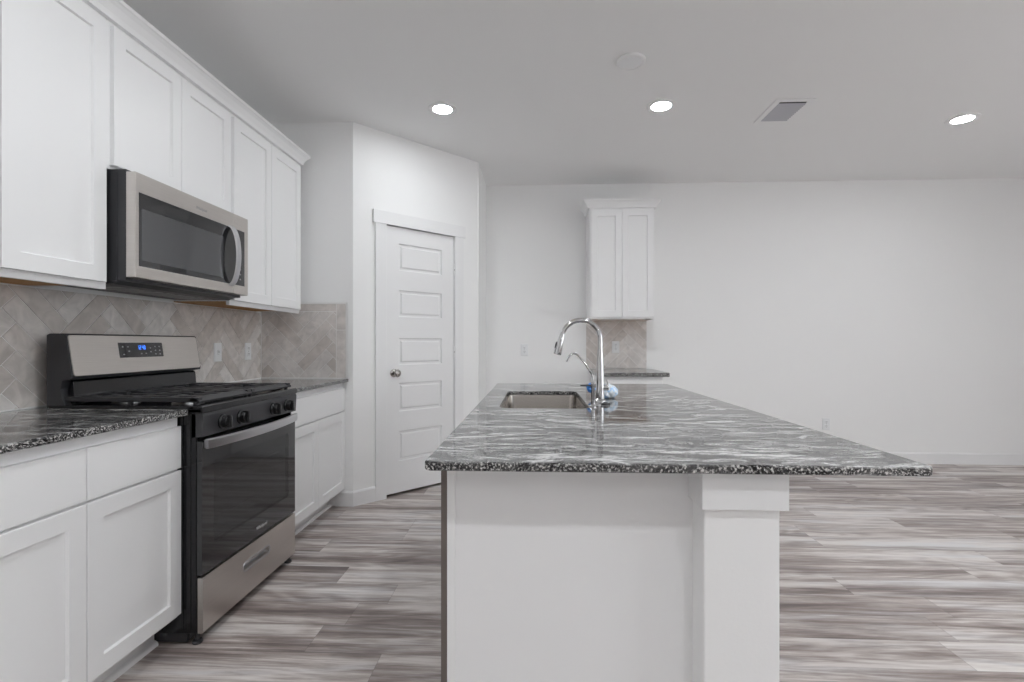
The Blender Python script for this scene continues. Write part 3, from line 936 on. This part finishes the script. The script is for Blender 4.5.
# ------------------------------------------------------------------ island
IX0, IX1, IY0, IY1 = -0.240, 0.824, 1.064, 3.160
KX0, KX1 = 0.372, 0.537                           # knee wall under the seating side
PY = 1.200                                        # recessed end panel
SX = -0.226                                       # cabinet side
isl = thing('kitchen_island', 'white kitchen island base with a square corner post under the granite', 'island', (0.15, 2.1, 0))
ZT = TOP - 0.020
bm = B()
box(bm, (SX + 0.015, PY, 0), (KX0, IY1 - 0.03, 0.10))
box(bm, (SX + 0.015, PY, 0.10), (KX0, 1.90, ZT))
box(bm, (SX + 0.015, 2.71, 0.10), (KX0, IY1 - 0.03, ZT))
box(bm, (SX + 0.015, 1.90, 0.10), (KX0, 2.71, 0.55))
box(bm, (SX + 0.015, 1.90, 0.55), (SX + 0.03, 2.71, ZT)); box(bm, (KX0 - 0.03, 1.90, 0.55), (KX0, 2.71, ZT))
obj('end_panel', bm, M_CAB, isl)
bm = B(); box(bm, (SX + 0.015, PY - 0.008, 0), (SX + 0.034, PY, ZT), 0.001)
obj('corner_trim', bm, M_CAB, isl)
bm = B(); box(bm, (SX, PY - 0.006, 0), (SX + 0.0145, IY1 - 0.03, ZT), 0.001)
p = obj('side_panel', bm, M_TAUPE, isl); p['label'] = 'taupe panel along the sink side'
bm = B(); box(bm, (KX0, 1.122, 0), (KX1, IY1 - 0.03, ZT - 0.001), 0.004)
obj('knee_wall', bm, M_WALL, isl)
bm = B()
box(bm, (KX0 - 0.010, 1.102, 0.803), (KX1 + 0.010, 1.122, ZT), 0.0015)
box(bm, (KX0 - 0.010, 1.122, 0.803), (KX0, PY, ZT)); box(bm, (KX1, 1.122, 0.803), (KX1 + 0.010, IY1 - 0.03, ZT), 0.0015)
obj('post_cap', bm, M_TRIM, isl)

SINK = (-0.142, 0.216, 1.955, 2.655)
worktop('granite_worktop', 'large grey streaked granite worktop of the island around the sink', IX0, IX1, IY0, IY1, hole=(*SINK, 0.05), rc=0.018, th=0.020)

# sink bowl hung under the cut-out
sk = thing('kitchen_sink', 'undermount stainless steel sink bowl set in the island worktop', 'sink', (0.04, 2.306, ZT - 0.22))
bm = B()
a, b, c, d = SINK
lv = [(-0.028, ZT - 0.0005, 0.06), (0.002, ZT - 0.0005, 0.038), (0.004, ZT - 0.010, 0.037), (0.010, ZT - 0.17, 0.036), (0.018, ZT - 0.195, 0.034), (0.045, ZT - 0.206, 0.03), (0.10, ZT - 0.209, 0.03)]
ls = [[bm.verts.new((x, y, z)) for x, y in rrect(a + i, b - i, c + i, d - i, r)] for i, z, r in lv]
for A, C in zip(ls, ls[1:]):
    for i in range(len(A)): bm.faces.new((A[i], A[(i + 1) % len(A)], C[(i + 1) % len(A)], C[i]))
bm.faces.new(ls[-1])
bowl = obj('bowl', bm, M_STEELV, sk, True)
bm = B(); lathe(bm, [(0.050, 0.0), (0.050, 0.003), (0.042, 0.003), (0.036, 0.0008), (0, 0.0008)], Matrix.Translation((0.04, 2.306, ZT - 0.2088)), 28)
obj('drain', bm, M_CHROME, sk, True)

# tall pull-down faucet
FXx, FYy = 0.287, 2.22
fc = thing('pull_down_faucet', 'tall chrome gooseneck pull-down faucet behind the island sink', 'faucet', (FXx, FYy, TOP))
bm = B()
lathe(bm, [(0.026, 0), (0.026, 0.004), (0.0185, 0.010), (0.0175, 0.085), (0.0160, 0.16), (0.0125, 0.215), (0.0115, 0.225), (0, 0.225)], Matrix.Translation((FXx, FYy, TOP)), 28)
obj('faucet_body', bm, M_CHROME, fc, True)
bm = B()
pts = [(FXx, FYy, TOP + 0.222), (FXx, FYy, TOP + 0.262)]
R_ = 0.084
cxr, czr = FXx - R_, TOP + 0.275
for i in range(15):
    t = math.radians(-2 + 166 * i / 14)
    pts.append((cxr + R_ * math.cos(t), FYy, czr + R_ * 0.96 * math.sin(t)))
tube(bm, pts, 0.0108, 18)
neck = obj('neck', bm, M_CHROME, fc, True)
e = Vector(pts[-1]); dn = Vector((-0.26, 0, -1)).normalized()
bm = B()
tube(bm, [e - dn * 0.004, e + dn * 0.012, e + dn * 0.016, e + dn * 0.05, e + dn * 0.088, e + dn * 0.096], [0.0112, 0.0112, 0.0125, 0.0145, 0.0175, 0.0165], 20)
sp = obj('spray_head', bm, M_CHROME, fc, True)
bm = B(); q = e + dn * 0.055 + Vector((-0.015, 0, 0.003)); tube(bm, [q - dn * 0.014, q, q + dn * 0.016], [0.003, 0.0048, 0.003], 10)
obj('spray_button', bm, M_BLACKSAT, sp, True)
bm = B()
tube(bm, [(FXx + 0.005, FYy, TOP + 0.058), (FXx + 0.036, FYy, TOP + 0.058)], [0.0135, 0.012], 16)
tube(bm, [(FXx + 0.030, FYy, TOP + 0.058), (FXx + 0.036, FYy + 0.03, TOP + 0.075), (FXx + 0.038, FYy + 0.075, TOP + 0.085)], [0.006, 0.005, 0.004], 10)
obj('lever', bm, M_CHROME, fc, True)

# slim filter faucet
wx, wy = 0.231, 2.005
wf = thing('water_filter_faucet', 'slim chrome filtered-water faucet with a thin curved spout', 'faucet', (wx, wy, TOP))
bm = B()
lathe(bm, [(0.014, 0), (0.014, 0.004), (0.008, 0.010), (0.0075, 0.075), (0.0095, 0.078), (0.0095, 0.096), (0.005, 0.100), (0, 0.100)], Matrix.Translation((wx, wy, TOP)), 20)
obj('stem', bm, M_CHROME, wf, True)
bm = B()
tube(bm, smooth_path([(wx, wy, TOP + 0.095), (wx - 0.002, wy, TOP + 0.125), (wx - 0.024, wy, TOP + 0.163), (wx - 0.056, wy, TOP + 0.203), (wx - 0.075, wy, TOP + 0.213), (wx - 0.093, wy, TOP + 0.205), (wx - 0.106, wy, TOP + 0.180)], 6), 0.0036, 12)
obj('spout', bm, M_CHROME, wf, True)
bm = B(); tube(bm, [(wx - 0.004, wy, TOP + 0.085), (wx - 0.05, wy, TOP + 0.086)], [0.004, 0.003], 10)
h_ = obj('lever', bm, M_BLACKSAT, wf, True); h_['label'] = 'thin dark lever'

# disposal air switch
bm = B(); lathe(bm, [(0.019, 0), (0.019, 0.006), (0.016, 0.009), (0.009, 0.009), (0.009, 0.012), (0, 0.0125)], Matrix.Translation((0.290, 2.07, TOP)), 24)
tag(obj('air_switch_button', bm, M_BLACKSAT, None, True, (0.290, 2.07, TOP)), 'small round dark air switch button on the granite beside the faucets', 'button')

# crumpled blue and white plastic bag behind the faucet
bg = thing('plastic_bag', 'crumpled blue and white plastic bag lying behind the tall faucet', 'bag', (0.285, 2.34, TOP))
def blob(c, r, seed, sub=4, amp=0.16):
    bm = B(); bmesh.ops.create_icosphere(bm, subdivisions=sub, radius=1.0)
    rn = random.Random(seed); ph = [(Vector((rn.uniform(-1, 1), rn.uniform(-1, 1), rn.uniform(-1, 1))) * rn.uniform(3, 9), rn.uniform(0, 6)) for _ in range(9)]
    for v in bm.verts:
        s_ = sum(abs(math.sin(k.dot(v.co) + p)) for k, p in ph) / 9 - 0.6
        q = v.co * (1 + amp * 2 * s_)
        v.co = Vector((c[0] + q.x * r[0], c[1] + q.y * r[1], max(TOP + 0.001, c[2] + q.z * r[2])))
    return bm
obj('bag_body', blob((0.336, 2.34, TOP + 0.030), (0.046, 0.05, 0.036), 3), M_BAG, bg)
t_ = obj('blue_end', blob((0.262, 2.35, TOP + 0.046), (0.020, 0.025, 0.022), 5, 3, 0.3), M_BLUE, bg); t_['label'] = 'bunched blue plastic'

# ------------------------------------------------------------------ coffee bar on the far wall
UF = 4.668
t = thing('wall_cabinet', 'narrow white two-door wall cabinet alone on the far wall', 'cabinet', (0.805, 4.84, 1.385))
CX0, CX1 = 0.507, 1.104
bm = B()
box(bm, (CX0, UF + 0.019, 1.405), (CX1, YF - 0.003, UZ1), 0.0008)
box(bm, (CX0, UF + 0.019, 1.387), (CX1, UF + 0.038, 1.405)); box(bm, (CX0, UF + 0.038, 1.387), (CX0 + 0.014, YF - 0.003, 1.405)); box(bm, (CX1 - 0.014, UF + 0.038, 1.387), (CX1, YF - 0.003, 1.405))
obj('carcass', bm, M_CAB, t)
bm = B(); box(bm, (CX0 + 0.014, UF + 0.038, 1.401), (CX1 - 0.014, YF - 0.003, 1.405))
p = obj('bottom_panel', bm, M_WOOD, t); p['label'] = 'raw plywood underside'
xm = (CX0 + CX1) / 2
for a, b in ((CX0 + 0.012, xm - 0.0015), (xm + 0.0015, CX1 - 0.008)):
    bm = B(); shaker(bm, b - a, DTOP - 1.405, FY(a, UF + 0.019, 1.405)); obj('door', bm, M_CAB, t)
mitred('crown_moulding', 'short white crown moulding on top of the far wall cabinet', [(CX0, YF - 0.004), (CX0, UF + 0.019), (CX1, UF + 0.019), (CX1, YF - 0.004)], UZ1 - 0.006, False, (xm, UF, UZ1), 1)

BF = 4.372
t = thing('base_cabinet', 'white base cabinet against the far wall, mostly hidden by the island', 'cabinet', (0.805, 4.69, 0))
bm = B(); box(bm, (CX0 + 0.04, BF + 0.019, CB), (CX1, YF - 0.003, TOP - 0.036), 0.001); box(bm, (CX0 + 0.04, BF + 0.09, 0), (CX1, YF - 0.016, CB))
obj('carcass', bm, M_CAB, t)
bm = B(); slab_front(bm, CX1 - CX0 - 0.05, 0.155, FY(CX0 + 0.045, BF + 0.019, 0.690)); obj('drawer_front', bm, M_CAB, t)
xm += 0.02
for a, b in ((CX0 + 0.045, xm - 0.0015), (xm + 0.0015, CX1 - 0.005)):
    bm = B(); shaker(bm, b - a, 0.5485, FY(a, BF + 0.019, 0.130)); obj('door', bm, M_CAB, t)
worktop('granite_worktop', 'small dark granite worktop against the far wall under the narrow cabinet', 0.532, 1.155, 4.345, YF - 0.010, rc=0.005, th=0.036)

# ------------------------------------------------------------------ outlets
def plate(label, F, kind='duplex'):
    t = thing('wall_outlet' if kind != 'switch' else 'light_switch', label, 'outlet' if kind != 'switch' else 'switch', F @ Vector((0, 0, 0)))
    F = F @ Matrix.Translation((-0.036, -0.058, 0))
    bm = B(); rings(bm, 0.072, 0.116, [(0, 0), (0, 0.003), (0.003, 0.006)], F); obj('cover_plate', bm, M_PLASTIC, t)
    if kind == 'switch':
        bm = B(); box(bm, (0.030, 0.046, 0.0055), (0.042, 0.070, 0.008), 0.001, F); box(bm, (0.033, 0.054, 0.007), (0.039, 0.066, 0.017), 0.001, F); obj('toggle', bm, M_PLASTIC, t)
        bm = B(); box(bm, (0.0285, 0.0445, 0.0058), (0.0435, 0.0715, 0.0063), 0, F); obj('toggle_slot', bm, M_INK, t)
    else:
        for z in (0.022, 0.062):
            bm = B(); rings(bm, 0.034, 0.031, [(0, 0.005), (0.001, 0.0085)], F @ Matrix.Translation((0.019, z, 0)), back=False); r_ = obj('receptacle', bm, M_PLASTIC, t)
            bm = B()
            for x in (0.010, 0.021): box(bm, (x, 0.014, 0.0083), (x + 0.0025, 0.024, 0.0088), 0, F @ Matrix.Translation((0.019, z, 0)))
            box(bm, (0.015, 0.005, 0.0083), (0.019, 0.009, 0.0088), 0, F @ Matrix.Translation((0.019, z, 0)))
            obj('slots', bm, M_SLOT, r_)
        bm = B(); lathe(bm, [(0.003, 0), (0.003, 0.0012), (0, 0.0014)], F @ Matrix.Translation((0.036, 0.0575, 0.006)), 10); obj('screw', bm, M_INK, t)
plate('white toggle switch plate on the tiles nearer the range', FX(XL + 0.0088, 3.007, 1.108), 'switch')
plate('white outlet plate on the tiles nearer the pantry corner', FX(XL + 0.0088, 3.334, 1.108))
plate('white outlet plate on the bare far wall left of the faucet', FY(-0.105, YF - 0.0005, 1.098))
plate('white outlet plate on the tiles under the narrow wall cabinet', FY(0.797, YF - 0.0088, 1.125))
plate('white outlet plate low on the far wall at right', FY(2.828, YF - 0.0005, 0.377))

# ------------------------------------------------------------------ ceiling fixtures
def downlight(x, y, label, group=None, lens=M_LAMP):
    t = thing('recessed_light', label, 'light', (x, y, H), group)
    bm = B(); F = Matrix.Translation((x, y, H)) @ Matrix.Rotation(math.pi, 4, 'X')
    n = 40
    prof = [(0.098, 0.0), (0.097, 0.004), (0.090, 0.007), (0.072, 0.008), (0.064, 0.006), (0.062, 0.003)]
    ls = [[bm.verts.new(F @ Vector((r * math.cos(2 * math.pi * i / n), r * math.sin(2 * math.pi * i / n), z))) for i in range(n)] for r, z in prof]
    for A, C in zip(ls, ls[1:]):
        for i in range(n): bm.faces.new((A[i], A[(i + 1) % n], C[(i + 1) % n], C[i]))
    obj('trim_ring', bm, M_TRIM, t, True)
    bm = B(); lathe(bm, [(0.0625, 0.001), (0.062, 0.0045), (0, 0.0055)], F, n)
    l_ = obj('lens', bm, lens, t); l_['label'] = 'glowing white lens'
    return t
downlight(-0.623, 3.345, 'round lit recessed ceiling light by the pantry, leftmost of three', None, M_LAMPDIM)
downlight(0.838, 3.367, 'round lit recessed ceiling light above the island, middle of three', None, M_LAMPDIM)
downlight(3.008, 3.664, 'round lit recessed ceiling light farthest right, right of the ceiling vent', None, M_LAMPDIM)
for x, y in [(x, y) for y in (1.45, -0.45) for x in (-0.623, 0.838, 3.008)] + [(0.838, -2.5), (3.008, -2.5)]:  # unseen rows: front and rear added for brightness, middle one inferred from shadows
    downlight(x, y, 'round recessed ceiling light outside the photo, above or behind the camera', 'recessed lights outside the photo')

t = thing('round_cover_plate', 'plain round white cover plate on the ceiling near the middle light', 'ceiling plate', (0.536, 2.821, H))
F = Matrix.Translation((0.536, 2.821, H)) @ Matrix.Rotation(math.pi, 4, 'X')
bm = B(); lathe(bm, [(0.080, 0), (0.080, 0.010), (0.074, 0.016), (0.066, 0.016), (0.064, 0.013), (0, 0.013)], F, 40); obj('cover', bm, M_TRIM, t, True)
bm = B(); lathe(bm, [(0.058, 0.0125), (0.057, 0.0145), (0, 0.015)], F, 40); obj('centre_disc', bm, M_PLASTIC, t, True)

VX0, VX1, VY0, VY1 = 1.562, 1.812, 3.305, 3.655
t = thing('ceiling_vent', 'rectangular white air vent with grey louvers in the ceiling', 'vent', ((VX0 + VX1) / 2, (VY0 + VY1) / 2, H))
FV = FR((VX0, VY1, H), (1, 0, 0), (0, -1, 0))      # n points down
vw, vh = VX1 - VX0, VY1 - VY0
bm = B()
for r in ((0, 0, vw, 0.036), (0, vh - 0.036, vw, vh), (0, 0.036, 0.036, vh - 0.036), (vw - 0.036, 0.036, vw, vh - 0.036)):
    box(bm, (r[0], r[1], 0.0005), (r[2], r[3], 0.007), 0.0015, FV)
obj('frame', bm, M_TRIM, t)
bm = B(); box(bm, (0.03, 0.03, 0.0003), (vw - 0.03, vh - 0.03, 0.0012), 0, FV); obj('backing', bm, M_SLOT, t)
bm = B()
for i in range(11):
    v_ = 0.046 + i * (vh - 0.116) / 10
    F2 = FV @ Matrix.Translation((0.034, v_, 0.006)) @ Matrix.Rotation(math.radians(-20), 4, 'X')
    box(bm, (0, -0.0085, -0.0006), (vw - 0.068, 0.0085, 0.0006), 0, F2)
obj('louvers', bm, M_VENT, t)
